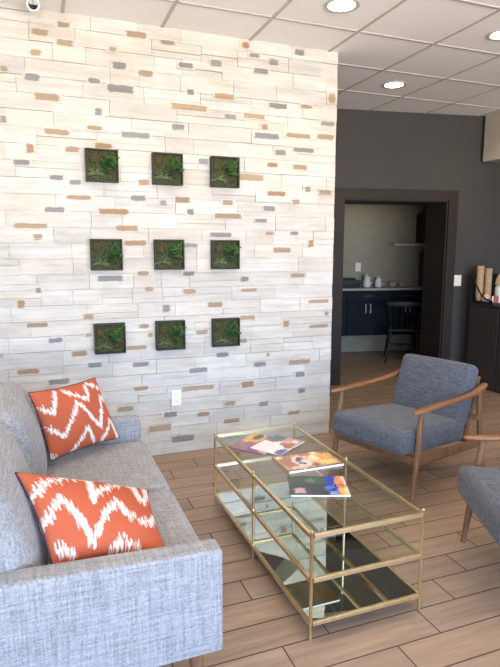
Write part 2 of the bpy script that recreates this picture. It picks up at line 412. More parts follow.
# other walls
simple_box('wall_west', (XW - .12, YS, 0), (XW, 4.08, CH), 'room_wall', kind='structure')
b = BM()
for lo, hi in (((XW, YS - .15, 0), (XE, YS, .35)), ((XW, YS - .15, 2.6), (XE, YS, CH)), ((XW, YS - .15, .35), (-1.9, YS, 2.6)),
               ((-.15, YS - .15, .35), (.05, YS, 2.6)), ((1.9, YS - .15, .35), (2.1, YS, 2.6)), ((3.9, YS - .15, .35), (XE, YS, 2.6))):
    add_box(b, lo, hi)
link('wall_south', b, 'room_wall', kind='structure')
for i, (xa, xb) in enumerate(((-1.9, -.15), (.05, 1.9), (2.1, 3.9))):
    b = BM()
    for lo, hi in (((xa, YS - .1, .35), (xa + .05, YS - .04, 2.6)), ((xb - .05, YS - .1, .35), (xb, YS - .04, 2.6)),
                   ((xa + .05, YS - .1, .35), (xb - .05, YS - .04, .40)), ((xa + .05, YS - .1, 2.55), (xb - .05, YS - .04, 2.6))):
        add_box(b, lo, hi)
    link('window_%d' % (i + 1), b, 'dark_trim', kind='structure')
simple_box('wall_east', (XE, YS, 0), (XE + .12, 5.2, CH), 'dark_wall', kind='structure')
simple_box('trim_soffit', (4.665, YS, 2.47), (XE, 5.0, CH), 'soffit', kind='structure')

# dark wall with a deep doorway
b = BM()
S0, S1, ZD, TH = .112, 1.333, 2.047, .46
for lo, hi in (((-1.0, 0, 0), (S0, TH, CH)), ((S1, 0, 0), (2.25, TH, CH)), ((S0, 0, ZD), (S1, TH, CH))):
    add_box(b, lo, hi, mtx=FR)
link('wall_back', b, 'dark_wall', kind='structure')
b = BM()
for lo, hi in (((S0, -.004, 0), (S0 + .012, TH + .004, ZD)), ((S1 - .012, -.004, 0), (S1, TH + .004, ZD)), ((S0 + .012, -.004, ZD - .012), (S1 - .012, TH + .004, ZD))):
    add_box(b, lo, hi, mtx=FR)
link('door_1', b, 'dark_jamb', kind='structure')
b = BM()
for lo, hi in (((S0 - .115, -.025, 0), (S0 - .004, -.0005, ZD + .115)), ((S1 + .004, -.025, 0), (S1 + .115, -.0005, ZD + .115)), ((S0 - .004, -.025, ZD + .004), (S1 + .004, -.0005, ZD + .115))):
    add_box(b, lo, hi, mtx=FR)
link('trim_1', b, 'dark_trim', kind='structure')
b = BM(); add_box(b, (S1 + .117, -.014, 0), (2.2, -.0005, .10), mtx=FR)
link('baseboard_back', b, 'dark_trim', kind='structure')

# kitchen shell behind the doorway
NB = 1.93
fbox('wall_kitchen', (-1.2, NB, 0), (3.6, NB + .1, CH), 'kitchen_wall')
fbox('wall_kitchen_left', (-1.3, TH, 0), (-1.0, NB, CH), 'kitchen_wall')
fbox('wall_kitchen_right', (3.1, TH, 0), (3.2, NB, CH), 'kitchen_wall')
fbox('wall_kitchen_front', (2.25, .3, 0), (3.2, TH, CH), 'kitchen_wall')

# suspended ceiling
simple_box('ceiling', (XW - .12, YS - .15, CH), (7.0, 7.9, CH + .1), 'ceiling_tile', kind='structure')
b = BM()
xs = [.2335 + .628 * i for i in range(-4, 8)]; ys = [3.492 + .628 * i for i in range(-10, 4)]
for x in xs:
    if XW < x < XE: add_box(b, (x - .010, YS, CH - .006), (x + .010, 3.90 if x < 2.2 else 5.36, CH + .002))
for y in ys:
    if YS < y < 5.3: add_box(b, (XW if y < 3.9 else 2.2, y - .010, CH - .0055), (4.66, y + .010, CH + .002))
link('trim_ceiling_grid', b, 'ceiling_grid', kind='structure')

# downlights
def make_downlight(loc, label):
    t = thing('ceiling_downlight', label, 'light', loc, group='recessed ceiling downlights')
    b = BM(); lathe(b, [(.083, -.004), (.094, -.0085), (.108, -.006), (.110, -.0002), (.083, -.0002)], n=40)
    link('trim_ring', b, 'ceiling_grid', t, smooth=40)
    b = BM(); lathe(b, [(.001, -.006), (.06, -.0055), (.0825, -.004), (.0825, -.0005), (.001, -.0005)], n=40)
    link('lens', b, 'lamp', t, smooth=40)
    return t
LT = [((1.808, 3.178), 'round recessed downlight in the ceiling over the coffee table, left of the other two'),
      ((3.075, 4.434), 'round recessed downlight in the ceiling closest to the dark doorway wall'),
      ((3.075, 3.178), 'round recessed downlight cut by the right edge of the ceiling view')]
d0 = None
for (x, y), lab in LT:
    if d0 is None: d0 = make_downlight((x, y, CH), lab)
    else: dup(d0, (x, y, CH), 0, lab)
allp = [q[0] for q in LT] + [(.55, 3.178), (-.70, 3.178), (.55, 1.92), (1.808, 1.92), (3.075, 1.92), (-.70, 1.92), (1.808, .66), (4.3, 3.178), (4.3, 1.92), (4.3, 4.434)]
for x, y in allp:
    ld = bpy.data.lights.new('downlight_lamp', 'SPOT'); ld.energy = 17; ld.color = (1, .80, .56)
    ld.spot_size = R(135); ld.spot_blend = .8; ld.shadow_soft_size = .08
    lo = bpy.data.objects.new('downlight_lamp', ld); col.objects.link(lo); lo.location = (x, y, CH - .03)
# kitchen lamp, out of sight to the left
ld = bpy.data.lights.new('kitchen_lamp', 'SPOT'); ld.energy = 3.2; ld.color = (1, .86, .66); ld.shadow_soft_size = .12; ld.spot_size = R(150); ld.spot_blend = .6
lo = bpy.data.objects.new('kitchen_lamp', ld); col.objects.link(lo); lo.location = FR @ Vector((.25, 1.25, CH - .05))

# daylight
w = bpy.data.worlds.new('sky'); scene.world = w; w.use_nodes = True
bg = w.node_tree.nodes['Background']; bg.inputs['Strength'].default_value = 7
nt = w.node_tree; tcw = nt.nodes.new('ShaderNodeTexCoord'); sx = nt.nodes.new('ShaderNodeSeparateXYZ'); lk(nt, tcw.outputs['Generated'], sx.inputs[0])
skyc = ramp(nt, math_n(nt, 'MULTIPLY_ADD', sx.outputs['Z'], .5, .5), [(.30, (2.2, 2.08, 1.98)), (.47, (2.2, 2.08, 1.98)), (.52, (.95, 1.34, 2.0)), (.9, (.55, .85, 1.5))])   # paving glow below the horizon added to brighten the ceiling, open sky above
lk(nt, skyc, bg.inputs['Color'])
for xa, xb in ((-1.9, -.15), (.05, 1.9), (2.1, 3.9)):
    ld = bpy.data.lights.new('window_portal', 'AREA'); ld.shape = 'RECTANGLE'; ld.size = xb - xa; ld.size_y = 2.25
    ld.cycles.is_portal = True
    lo = bpy.data.objects.new('window_portal', ld); col.objects.link(lo)
    lo.location = ((xa + xb) / 2, YS - .16, 1.475); lo.rotation_euler = (R(90), 0, 0)

# switch and outlet
def plate(name, label, cat, mtx, w, h, mat, gangs):
    t = thing(name, label, cat); t.matrix_world = mtx
    b = BM(); add_box(b, (-w / 2, -.007, -h / 2), (w / 2, 0, h / 2), .002)
    link('cover_plate', b, mat, t)
    for g in gangs:
        b = BM()
        if cat == 'switch':
            add_box(b, (g - .016, -.010, -.032), (g + .016, -.007, .032), .001); link('rocker', b, mat, t)
        else:
            add_box(b, (-.017, -.009, g - .016), (.017, -.007, g + .016), .002); p = link('socket', b, mat, t)
            for dx in (-.006, .006):
                b = BM(); add_box(b, (dx - .001, -.0095, g - .005), (dx + .001, -.009, g + .005)); link('slot', b, 'black_plastic', p)
    return t
mt = FR.copy(); mt.translation = FR @ Vector((1.49, -.0005, 1.163))
plate('light_switch', 'square cream two-gang light switch plate on the dark wall beside the doorway', 'switch', mt, .118, .125, 'cream_plastic', (-.024, .024))
mt = Matrix.Identity(4); mt.translation = (.914, 3.897, .427)
plate('wall_outlet', 'small white outlet plate low on the whitewashed stone wall', 'outlet', mt, .072, .118, 'white_plastic', (-.026, .026))
mt = FR.copy(); mt.translation = FR @ Vector((1.06, NB - .0005, 1.26))
plate('wall_outlet', 'pale outlet plate on the kitchen wall above the counter', 'outlet', mt, .08, .125, 'cream_plastic', (-.026, .026))

# security camera at the top left
t = thing('security_camera', 'white bullet security camera hanging from the ceiling by the stone wall', 'camera', (.055, 3.66, CH + .0))
b = BM(); lathe(b, [(.045, -.0005), (.045, -.018), (.02, -.026), (.014, -.03)]); link('mount', b, 'white_plastic', t, smooth=40)
b = BM(); sweep(b, [(-.01, .0, -.02), (-.008, 0, -.06)], [.012, .012]); link('arm', b, 'white_plastic', t, smooth=50)
cdir = (Vector((0, 0, 1.5)) - Vector((.055, 3.6, CH - .09))).normalized()
q = cdir.to_track_quat('Z', 'Y').to_matrix().to_4x4(); q.translation = (.004, .0, -.072)
b = BM(); lathe(b, [(.03, -.09), (.037, -.08), (.037, .04), (.034, .05), (.027, .05), (.026, .044), (.001, .044)], n=28)
bmesh.ops.transform(b, matrix=q, verts=b.verts[:]); link('housing', b, 'white_plastic', t, smooth=40)
b = BM(); lathe(b, [(.001, .0445), (.0255, .0445), (.0255, .048), (.012, .050), (.001, .0505)], n=24)
bmesh.ops.transform(b, matrix=q, verts=b.verts[:]); link('lens', b, 'black_glass', t, smooth=40)

# framed moss planters
PW = .209
def planter_meshes(seed):
    rn = random.Random(seed); h = PW / 2; out = []
    b = BM(); tk = .010; D0, D1 = -.052, -.003
    for lo, hi in (((-h, D0, -h), (-h + tk, D1, h)), ((h - tk, D0, -h), (h, D1, h)), ((-h + tk, D0, -h), (h - tk, D1, -h + tk)), ((-h + tk, D0, h - tk), (h - tk, D1, h))):
        add_box(b, lo, hi, .0012, 1)
    out.append(('frame', b, 'planter_frame', False, None))
    b = BM(); n = 22; s = h - tk
    g = {}
    for i in range(n + 1):
        for j in range(n + 1):
            g[i, j] = b.verts.new((-s + 2 * s * i / n, -.026 - rn.uniform(0, .010), -s + 2 * s * j / n))
    for i in range(n):
        for j in range(n): b.faces.new((g[i, j], g[i + 1, j], g[i + 1, j + 1], g[i, j + 1]))
    out.append(('moss_bed', b, 'moss', False, 'stuff'))
    for (cx, cz, rr) in ((-.055, .052, .034), (.05, -.035, .028)):
        b = BM()
        cx += rn.uniform(-.012, .012); cz += rn.uniform(-.012, .012)
        u = bmesh.ops.create_icosphere(b, subdivisions=3, radius=rr)
        for v in u['verts']:
            v.co = Vector((v.co.x + cx, v.co.y * .5 - .032, v.co.z + cz)) * 1 + Vector([rn.uniform(-.002, .002) for _ in range(3)])
        out.append(('moss_mound', b, 'brown_moss', False, None))
    def leaf(b, base, d, L, W, curl=.3):
        d = d.normalized(); sd = d.cross(Vector((0, -1, 0)))
        if sd.length < .1: sd = Vector((1, 0, 0))
        sd.normalize(); nn = sd.cross(d)
        A = b.verts.new(base); B = b.verts.new(base + d * L * .5 + sd * W + nn * L * .05); C = b.verts.new(base + d * L * .5 - sd * W + nn * L * .05)
        Mx = b.verts.new(base + d * L * .5 - nn * L * .06); T = b.verts.new(base + d * L + Vector((0, curl * L * .3, -curl * L)))
        b.faces.new((A, B, Mx)); b.faces.new((A, Mx, C)); b.faces.new((B, T, Mx)); b.faces.new((Mx, T, C))
    b = BM()
    for st in range(13):
        base = Vector((.045 + rn.uniform(-.035, .035), -.034, .045 + rn.uniform(-.06, .03)))
        d = Vector((rn.uniform(-1, 1), -.75, rn.uniform(-.6, 1)))
        L = rn.uniform(.03, .055)
        for q_ in range(7):
            p = base + d.normalized() * L * q_ / 6
            for sg in (-1, 1): leaf(b, p, d + Vector((sg * .9, -.1, sg * -.2)), .017, .0042)
    out.append(('fern', b, 'leaf', False, None))
    b = BM()
    for st in range(46):
        base = Vector((rn.uniform(-.01, .07), -.034, rn.uniform(-.05, .04)))
        leaf(b, base, Vector((rn.uniform(-1, 1), -.8, rn.uniform(-1, 1))), rn.uniform(.024, .036), .008)
    out.append(('succulent', b, 'leaf_dark', False, None))
    b = BM(); cx, cz = -.045 + rn.uniform(-.01, .01), -.055 + rn.uniform(-.008, .008)
    for st in range(22):
        a = rn.uniform(-.3, PI + .3); d = Vector((math.cos(a), -.55, math.sin(a))).normalized(); L = rn.uniform(.045, .08)
        p0 = Vector((cx, -.036, cz)); sd = d.cross(Vector((0, 1, 0))).normalized() * .0026
        m1 = p0 + d * L * .55; t1 = p0 + d * L + Vector((math.cos(a) * .01, .006, -.012))
        V = [b.verts.new(x) for x in (p0 - sd, p0 + sd, m1 + sd * .8, m1 - sd * .8, t1)]
        b.faces.new((V[0], V[1], V[2], V[3])); b.faces.new((V[3], V[2], V[4]))
    for st in range(16):
        leaf(b, Vector((cx + rn.uniform(-.03, .05), -.034, cz + rn.uniform(-.03, .0))), Vector((rn.uniform(-1, 1), -.6, rn.uniform(-.6, .6))), .02, .004)
    out.append(('air_plant', b, 'air_plant', False, None))
    return out
words = (('top', 'left column', 'above the others of its column on the far left'), )
NM = [['top-left moss planter with dark frame, nearest the security camera', 'top-middle moss planter in dark square frame on stone wall', 'top-right moss planter in dark frame, upper one of right column'],
      ['middle-left moss planter in dark square frame, between two planters of left column', 'central moss planter of the nine dark frames on the stone wall', 'middle-right moss planter in dark square frame, between two of right column'],
      ['bottom-left moss planter in dark frame, above the orange pillow', 'bottom-middle moss planter in dark frame, straight above white outlet', 'bottom-right moss planter in dark square frame, lowest of right column']]
PX = ((.437, .446, .449), (.874, .875, .873), (1.288, 1.289, 1.291)); PZ = (2.048, 1.468, .897)
protos = []
for r in range(3):
    for c in range(3):
        loc = (PX[c][r], 3.90, PZ[r]); lab = NM[r][c]
        if r == 0:
            t = thing('moss_planter', lab, 'planter', loc, group='framed moss planters on the stone wall')
            for nm, b, mt_, sm, kd in planter_meshes(40 + c): link(nm, b, mt_, t, smooth=sm, kind=kd)
            protos.append(t)
        else: dup(protos[(c + r) % 3], loc, 0, lab)
# ------------------------------------------------------------ sofa
sofa = thing('sofa', 'light grey tweed two-seat sofa in front of the stone wall', 'sofa', (.1, 2.29, 0))
SY0, SY1 = 1.525, 3.075      # outer faces of the arms
def S(p): return (p[0] - .1, p[1] - 2.29, p[2])
def spart(name, lo, hi, r, mat='sofa', puff=(0, 0, 0), n=(5, 5, 5), fn=None, parent=None):
    b = BM(); c = [(a + e) / 2 for a, e in zip(lo, hi)]
    rbox(b, S(c), [e - a for a, e in zip(lo, hi)], r, puff=puff, n=n, fn=fn)
    return link(name, b, mat, parent or sofa, smooth=True)
spart('base_frame', (-.30, SY0 + .03, .22), (.475, SY1 - .03, .33), .02)
def rise(q, u):
    q.z += (.014 - .014 * u[0]) * max(0, u[2]); return q
spart('arm', (-.34, SY0, .232), (.497, SY0 + .085, .580), .013, fn=rise)
spart('arm', (-.34, SY1 - .085, .232), (.497, SY1, .580), .018, fn=rise)
def lean(q, u):
    q.x -= .06 * (u[2] + 1) / 2; return q
spart('backrest', (-.30, SY0 + .002, .225), (-.13, SY1 - .002, .80), .03, fn=lean)
ym = 2.315
spart('seat_cushion', (-.10, SY0 + .092, .325), (.515, ym - .003, .462), .04, puff=(0, 0, .012), n=(7, 7, 3))
spart('seat_cushion', (-.10, ym + .003, .325), (.515, SY1 - .092, .462), .04, puff=(0, 0, .012), n=(7, 7, 3))
def lean2(q, u):
    t = (u[2] + 1) / 2
    q.x -= LN * t; q.x += .02 * (1 - t) * (1 - u[1] ** 2) if u[0] > 0 else 0
    return q
for ya, yb, LN in ((SY0 + .088, ym - .004, .12), (ym + .004, SY1 - .09, .075)):
    spart('back_cushion', (-.185, ya, .455), (-.02, yb, .852), .065, puff=(.03, .012, .012), n=(3, 8, 8), fn=lean2)
for x, y in ((.42, SY0 + .06), (.42, SY1 - .06), (-.27, SY0 + .06), (-.27, SY1 - .06)):
    b = BM(); p = S((x, y, 0)); sx = .012 if x > 0 else -.02
    sweep(b, [(p[0] + sx, p[1], 0), (p[0], p[1], .222)], [.015, .026], n=16)
    link('leg', b, 'walnut', sofa, smooth=50)

# ikat pillows
ORANGE, WHITE = (.45, .105, .050), (.72, .66, .61)
def seg_d(p, a, b):
    ax, ay = a; bx, by = b; dx, dy = bx - ax, by - ay
    L = dx * dx + dy * dy; t = max(0, min(1, ((p[0] - ax) * dx + (p[1] - ay) * dy) / L)) if L else 0
    return math.hypot(p[0] - ax - t * dx, p[1] - ay - t * dy)
def pillow(label, quad, strokes, width, thick, seed, group, jit=.035):
    """quad: TL, TR, BR, BL corners; printed on both sides"""
    rn = random.Random(seed); N = 110
    TL, TR, BR, BL = [Vector(p) for p in quad]; o = (TL + TR + BR + BL) / 4
    nrm = (TR - BL).cross(TL - BR).normalized()
    jt = [rn.uniform(-1, 1) for _ in range(N * 2 + 3)]; wj = [rn.uniform(.7, 1.35) for _ in range(N * 2 + 3)]
    b = BM(); tl = b.verts.layers.float_color.new('tint')
    V = {}
    for side in (1, -1):
        for i in range(N + 1):
            for j in range(N + 1):
                edge = i in (0, N) or j in (0, N)
                if edge and side == -1: V[side, i, j] = V[1, i, j]; continue
                u, v = i / N, j / N; U, W = 2 * u - 1, 2 * v - 1
                uu = .5 + (u - .5) * (1 - .07 * (1 - W * W)); vv = .5 + (v - .5) * (1 - .07 * (1 - U * U))
                P = TL * (1 - uu) * (1 - vv) + TR * uu * (1 - vv) + BR * uu * vv + BL * (1 - uu) * vv
                t = thick * (max(0, (1 - U ** 2) * (1 - W ** 2))) ** .42
                t += .004 * math.sin(U * 7 + W * 3 + seed) * (1 - U * U) * (1 - W * W)
                vt = b.verts.new(P - o + nrm * t * side)
                jv = v + jt[i] * jit + .5 * jit * jt[(i * 7 + 3) % (2 * N)] * math.sin(v * 40)
                ju = u + .006 * jt[(j + 40) % (2 * N)]
                wd = width * wj[i]
                d = min(seg_d((ju, jv), s[k], s[k + 1]) for s in strokes for k in range(len(s) - 1))
                f = max(0, min(1, (wd - d) / (width * .35) + .5))
                vt[tl] = tuple(ORANGE[k] * (1 - f) + WHITE[k] * f for k in range(3)) + (1,)
                V[side, i, j] = vt
    for side in (1, -1):
        for i in range(N):
            for j in range(N): b.faces.new((V[side, i, j], V[side, i + 1, j], V[side, i + 1, j + 1], V[side, i, j + 1]))
    t = thing('throw_pillow', label, 'pillow', o, group=group)
    link('cover', b, 'pillow', t, smooth=True)
    b = BM(); pts = []
    def edge_pt(u, v):
        U, W = 2 * u - 1, 2 * v - 1
        uu = .5 + (u - .5) * (1 - .07 * (1 - W * W)); vv = .5 + (v - .5) * (1 - .07 * (1 - U * U))
        return TL * (1 - uu) * (1 - vv) + TR * uu * (1 - vv) + BR * uu * vv + BL * (1 - uu) * vv - o
    K = 24
    loop = [(k / K, 0) for k in range(K)] + [(1, k / K) for k in range(K)] + [(1 - k / K, 1) for k in range(K)] + [(0, 1 - k / K) for k in range(K + 1)]
    sweep(b, [edge_pt(*q) for q in loop], [.0028] * len(loop), n=6, up=nrm)
    e = link('piping', b, 'piping', t, smooth=True); e['label'] = 'dark navy piping'
M['piping'] = plain('navy_piping', (.03, .025, .05), .8)
near_s = [[[-.021, .315], [.1, .2], [.196, .131], [.33, .05], [.466, .02]], [[.485, -.038], [.40, .453], [.618, .147], [.811, .02]], [[.833, -.007], [.846, .292], [.883, .399], [.95, .248], [.96, .041]],
          [[.006, .599], [.179, .378], [.32, .908], [.622, .417], [.70, .66], [.899, .709], [.985, .569]], [[.501, 1.007], [.598, .906], [.762, 1.041]], [[.058, .873], [.172, .989]]]
far_s = [[[.03, .263], [.117, .353], [.273, .055]], [[.386, .076], [.659, .28], [.727, .065]], [[.03, .562], [.175, .724], [.482, .283], [.7, .742], [.908, .28], [.975, .412]],
         [[.245, 1.002], [.508, .695], [.561, .943]], [[.683, .97], [.91, .669], [.957, 1.002]], [[-.015, .945], [.054, .986]], [[.781, .032], [.938, .158]]]
PG = 'orange ikat throw pillows on the sofa'
pillow('orange pillow with white ikat zigzags lying by the near sofa arm', [(-.098, 1.87, .785), (.365, 2.075, .562), (.345, 1.655, .535), (.0, 1.66, .55)], near_s, .029, .062, 3, PG, .05)
pillow('orange pillow with white chevrons propped upright at the far sofa arm', [(-.065, 2.70, .845), (.262, 3.0, .825), (.372, 2.93, .50), (.015, 2.67, .515)], far_s, .023, .062, 8, PG, .03)

# ------------------------------------------------------------ coffee table
TX0, TX1, TY0, TY1, TZ = .92, 1.43, 1.742, 2.966, .44
tc = ((TX0 + TX1) / 2, (TY0 + TY1) / 2)
table = thing('coffee_table', 'brass-framed glass coffee table with mirrored lower shelf on the tile floor', 'table', (tc[0], tc[1], 0))
hx, hy = (TX1 - TX0) / 2, (TY1 - TY0) / 2
for x, y in ((-hx, -hy), (hx, -hy), (-hx, hy), (hx, hy), (-hx, 0), (hx, 0)):
    b = BM(); lathe(b, [(.0065, 0), (.0065, TZ + .004), (.0075, TZ + .006), (.0075, TZ + .012), (.004, TZ + .016)], (x, y, 0), 14)
    link('leg', b, 'brass', table, smooth=40)
for nm, z in (('top_frame', TZ), ('middle_frame', .26), ('bottom_frame', .078)):
    b = BM(); w = .007; hh = .009
    zz = (z - 2 * hh, z)
    for s in (-1, 1):
        add_box(b, (s * hx - w, -hy + .008, zz[0]), (s * hx + w, hy - .008, zz[1]), .0012, 1)
        add_box(b, (-hx + .008, s * hy - w, zz[0]), (hx - .008, s * hy + w, zz[1]), .0012, 1)
    link(nm, b, 'brass', table)
    b = BM(); add_box(b, (-hx + .0075, -hy + .0075, z - .008), (hx - .0075, hy - .0075, z - .002))
    if nm == 'bottom_frame': e = link('mirror_shelf', b, 'mirror', table); e['label'] = 'mirrored bottom shelf'
    else: e = link('glass_top' if nm == 'top_frame' else 'glass_shelf', b, 'glass', table)

# magazines
mrn = random.Random(77)
def magazine(label, c, rot, w, h, z, pat, th=.006):
    t = thing('magazine', label, 'magazine', (c[0], c[1], z), rot, 'magazines on the glass table top')
    b = BM(); add_box(b, (-w / 2 + .001, -h / 2 + .001, .0006), (w / 2 - .001, h / 2 - .001, th - .0006)); link('pages', b, 'paper_white', t)
    b = BM(); tl = b.loops.layers.float_color.new('tint'); nx, ny = 54, 42
    G = {}
    for i in range(nx + 1):
        for j in range(ny + 1): G[i, j] = b.verts.new((-w / 2 + w * i / nx, -h / 2 + h * j / ny, th))
    for i in range(nx):
        for j in range(ny):
            f = b.faces.new((G[i, j], G[i + 1, j], G[i + 1, j + 1], G[i, j + 1])); jj = (.5 + .5 * math.sin(i * 1.7 + j * .9)) * .05; cc = pat(min(.999, max(0, (i + .5) / nx + mrn.uniform(-.03, .03))), min(.999, max(0, (j + .5) / ny + mrn.uniform(-.03, .03) + (jj - .025 if i % 7 < 3 else 0)))); kk = mrn.uniform(.75, 1.2); cc = tuple(q * kk for q in cc)
            for lp in f.loops: lp[tl] = (*cc, 1)
    link('front_cover', b, 'print', t)
    b = BM(); tl = b.loops.layers.float_color.new('tint')
    add_box(b, (-w / 2, -h / 2, 0), (w / 2, h / 2, .0005)); add_box(b, (-w / 2 - .0006, -h / 2, 0), (-w / 2, h / 2, th))
    for f in b.faces:
        for lp in f.loops: lp[tl] = (*pat(.02, .5), 1)
    link('back_cover', b, 'print', t)
def blob(u, v, items, base):
    c = base
    for (cu, cv, ru, rv, k) in items:
        if ((u - cu) / ru) ** 2 + ((v - cv) / rv) ** 2 < 1: c = k
    return c
def pat_a(u, v):   # purple, yellow and brown pages
    return blob(u, v, [(.2, .3, .25, .3, (.20, .09, .16)), (.75, .8, .35, .3, (.62, .40, .10)), (.8, .72, .18, .12, (.10, .06, .05)), (.35, .7, .15, .15, (.33, .13, .15)), (.9, .3, .2, .2, (.10, .12, .17)), (.12, .12, .1, .1, (.45, .25, .3))], (.30, .17, .20))
def pat_b(u, v):   # white page with red figures
    return blob(u, v, [(.3, .55, .42, .55, (.80, .72, .70)), (.62, .28, .14, .2, (.45, .10, .08)), (.5, .15, .1, .12, (.25, .12, .08)), (.75, .4, .1, .16, (.62, .35, .22)), (.85, .2, .08, .1, (.70, .62, .55)), (.85, .8, .3, .25, (.12, .14, .17)), (.15, .1, .2, .14, (.08, .10, .28))], (.42, .30, .28))
def pat_c(u, v):   # busy warm comic art
    if v > .93 or v < .05: return (.10, .07, .06)
    return blob(u, v, [(.18, .55, .16, .4, (.34, .16, .10)), (.40, .5, .17, .33, (.70, .58, .46)), (.40, .5, .11, .22, (.13, .08, .07)), (.44, .46, .07, .12, (.55, .56, .60)), (.64, .58, .15, .3, (.74, .44, .20)), (.64, .58, .08, .16, (.78, .66, .48)), (.84, .6, .12, .3, (.66, .36, .10)), (.8, .25, .16, .14, (.78, .55, .18)), (.92, .85, .1, .1, (.25, .12, .08)), (.55, .85, .13, .1, (.42, .12, .07)), (.25, .15, .15, .1, (.66, .50, .36)), (.56, .18, .06, .1, (.2, .1, .08)), (.08, .85, .06, .1, (.75, .6, .45)), (.72, .86, .05, .08, (.8, .7, .5))], (.48, .26, .15))
def pat_d(u, v):   # navy cover with pink badge, blue and orange bands
    if .48 < v < .53: return (.01, .012, .03)
    c = (.025, .035, .05)
    if v > .53: c = (.03, .06, .045)
    if u > .66: c = (.02, .05, .42)
    if u > .60 and abs(v - u + .3) < .1: c = (.10, .16, .55)
    if u > .82: c = (.72, .28, .12)
    if u > .86 and v < .35: c = (.72, .55, .12)
    if u > .95: c = (.68, .56, .50)
    if .08 < u < .26 and .1 < v < .35: c = (.55, .33, .37)
    if .3 < u < .55 and .6 < v < .9: c = blob(u, v, [(.4, .75, .08, .12, (.10, .14, .10))], c)
    if u > .68 and u < .8 and v < .2: c = (.25, .32, .65)
    return c
magazine('magazine with purple and yellow cover under a white one, far left on glass table', (1.10, 2.735), R(40), .275, .205, TZ - .001, pat_a)
magazine('white magazine with red figures overlapping the purple one on the glass table', (1.185, 2.665), R(33), .255, .19, TZ + .0055, pat_b, .004)
magazine('magazine with orange and brown comic art cover, middle of the glass table top', (1.232, 2.400), R(0), .30, .215, TZ - .001, pat_c, .012)
magazine('dark navy magazine with blue and orange bands, nearest on the glass table top', (1.142, 2.115), R(-21), .262, .205, TZ - .001, pat_d, .008)

# ------------------------------------------------------------ armchairs (local x = forward, y = sitter's left)
def make_armchair(label, loc, rot):
    t = thing('armchair', label, 'armchair', loc, rot, 'wood-framed tweed armchairs')
    for s in (-1, 1):
        b = BM(); sweep(b, [(.365, s * .325, 0), (.335, s * .322, .26), (.30, s * .318, .553)], [.0125, .019, .017], n=14); link('leg', b, 'walnut', t, smooth=50)
    for s in (-1, 1):
        b = BM(); sweep(b, [(-.43, s * .325, 0), (-.375, s * .318, .25), (-.325, s * .318, .58)], [.0125, .019, .016], n=14); link('leg', b, 'walnut', t, smooth=50)
    for s in (-1, 1):
        b = BM()
        P = [(.392, .005, .562, .008, .007), (.374, .004, .563, .020, .010), (.30, 0, .566, .030, .0125), (.18, 0, .569, .030, .013), (.02, .004, .570, .024, .014), (-.14, .006, .574, .022, .015), (-.26, .004, .585, .023, .016), (-.34, 0, .603, .024, .017), (-.385, -.002, .620, .021, .015), (-.395, -.002, .625, .012, .009)]
        sweep(b, [(p[0], s * (.325 + p[1]), p[2]) for p in P], [(p[3], p[4]) for p in P], n=16, power=2.6)
        link('armrest', b, 'walnut_arm', t, smooth=50)
    b = BM()
    for s in (-1, 1):
        p0 = Vector((.335, s * .318, .255)); p1 = Vector((-.372, s * .314, .225))
        sweep(b, [p0, p1], [(.011, .032), (.011, .030)], n=12, power=6)
    sweep(b, [(.338, -.318, .255), (.338, .318, .255)], [(.011, .026)] * 2, n=12, power=6)
    sweep(b, [(-.36, -.314, .225), (-.36, .314, .225)], [(.011, .026)] * 2, n=12, power=6)
    link('seat_frame', b, 'walnut', t, smooth=40)
    tilt = Matrix.Translation((.10, 0, .346)) @ Matrix.Rotation(R(-4.0), 4, 'Y')
    b = BM(); rbox(b, (0, 0, 0), (.67, .59, .148), .042, k=4, n=(8, 7, 3), puff=(.008, .006, .016), mtx=tilt)
    link('seat_cushion', b, 'chair', t, smooth=True)
    rec = Matrix.Translation((-.285, 0, .545)) @ Matrix.Rotation(R(-19), 4, 'Y')
    b = BM(); rbox(b, (0, 0, 0), (.12, .56, .42), .04, k=4, n=(3, 7, 6), puff=(.018, .004, .006), mtx=rec)
    link('back_cushion', b, 'chair', t, smooth=True)
    b = BM()
    rf = Matrix.Translation((-.365, 0, .50)) @ Matrix.Rotation(R(-19), 4, 'Y')
    for s in (-1, 1): add_box(b, (-.012, s * .255 - .014, -.25), (.012, s * .255 + .014, .17), .004, mtx=rf)
    for z in (.145, .03, -.09): add_box(b, (-.009, -.25, z - .016), (.009, .25, z + .016), .004, mtx=rf)
    add_box(b, (-.012, -.318, -.12), (.012, .318, -.085), .004, mtx=rf)
    link('back_frame', b, 'walnut', t)
    return t
ch = make_armchair('blue-grey tweed armchair with wooden arms facing the coffee table, fully in view', (2.281, 2.993, 0), R(197))
dup(ch, (2.205, 1.675, 0), R(156), 'blue-grey tweed armchair with wooden arms cut by the right edge of the picture')
# ------------------------------------------------------------ cabinets along the right wall
def side_cabinet(label, y0, y1):
    t = thing('storage_cabinet', label, 'cabinet', (4.52, (y0 + y1) / 2, 0), group='dark cabinets along the right wall')
    hy = (y1 - y0) / 2
    b = BM(); add_box(b, (0, -hy + .001, .002), (.57, hy - .001, .905)); link('body', b, 'dark_cabinet', t)
    b = BM(); add_box(b, (-.022, -hy, .906), (.572, hy, .930), .003); link('top', b, 'dark_cabinet', t)
    b = BM(); add_box(b, (-.020, -hy + .006, .03), (-.001, hy - .006, .895), .003); d = link('door', b, 'dark_cabinet', t)
    b = BM(); sweep(b, [(-.038, -hy + .05, .62), (-.038, -hy + .05, .76)], [.005] * 2, n=8)
    for z in (.63, .75): sweep(b, [(-.020, -hy + .05, z), (-.038, -hy + .05, z)], [.004] * 2, n=8)
    link('handle', b, 'black_plastic', d)
side_cabinet('dark wood cabinet with cups on top, standing by the doorway wall', 4.462, 4.895)
side_cabinet('dark wood cabinet cut by the right picture edge, nearer than the cup cabinet', 4.00, 4.455)
ZT = .9305
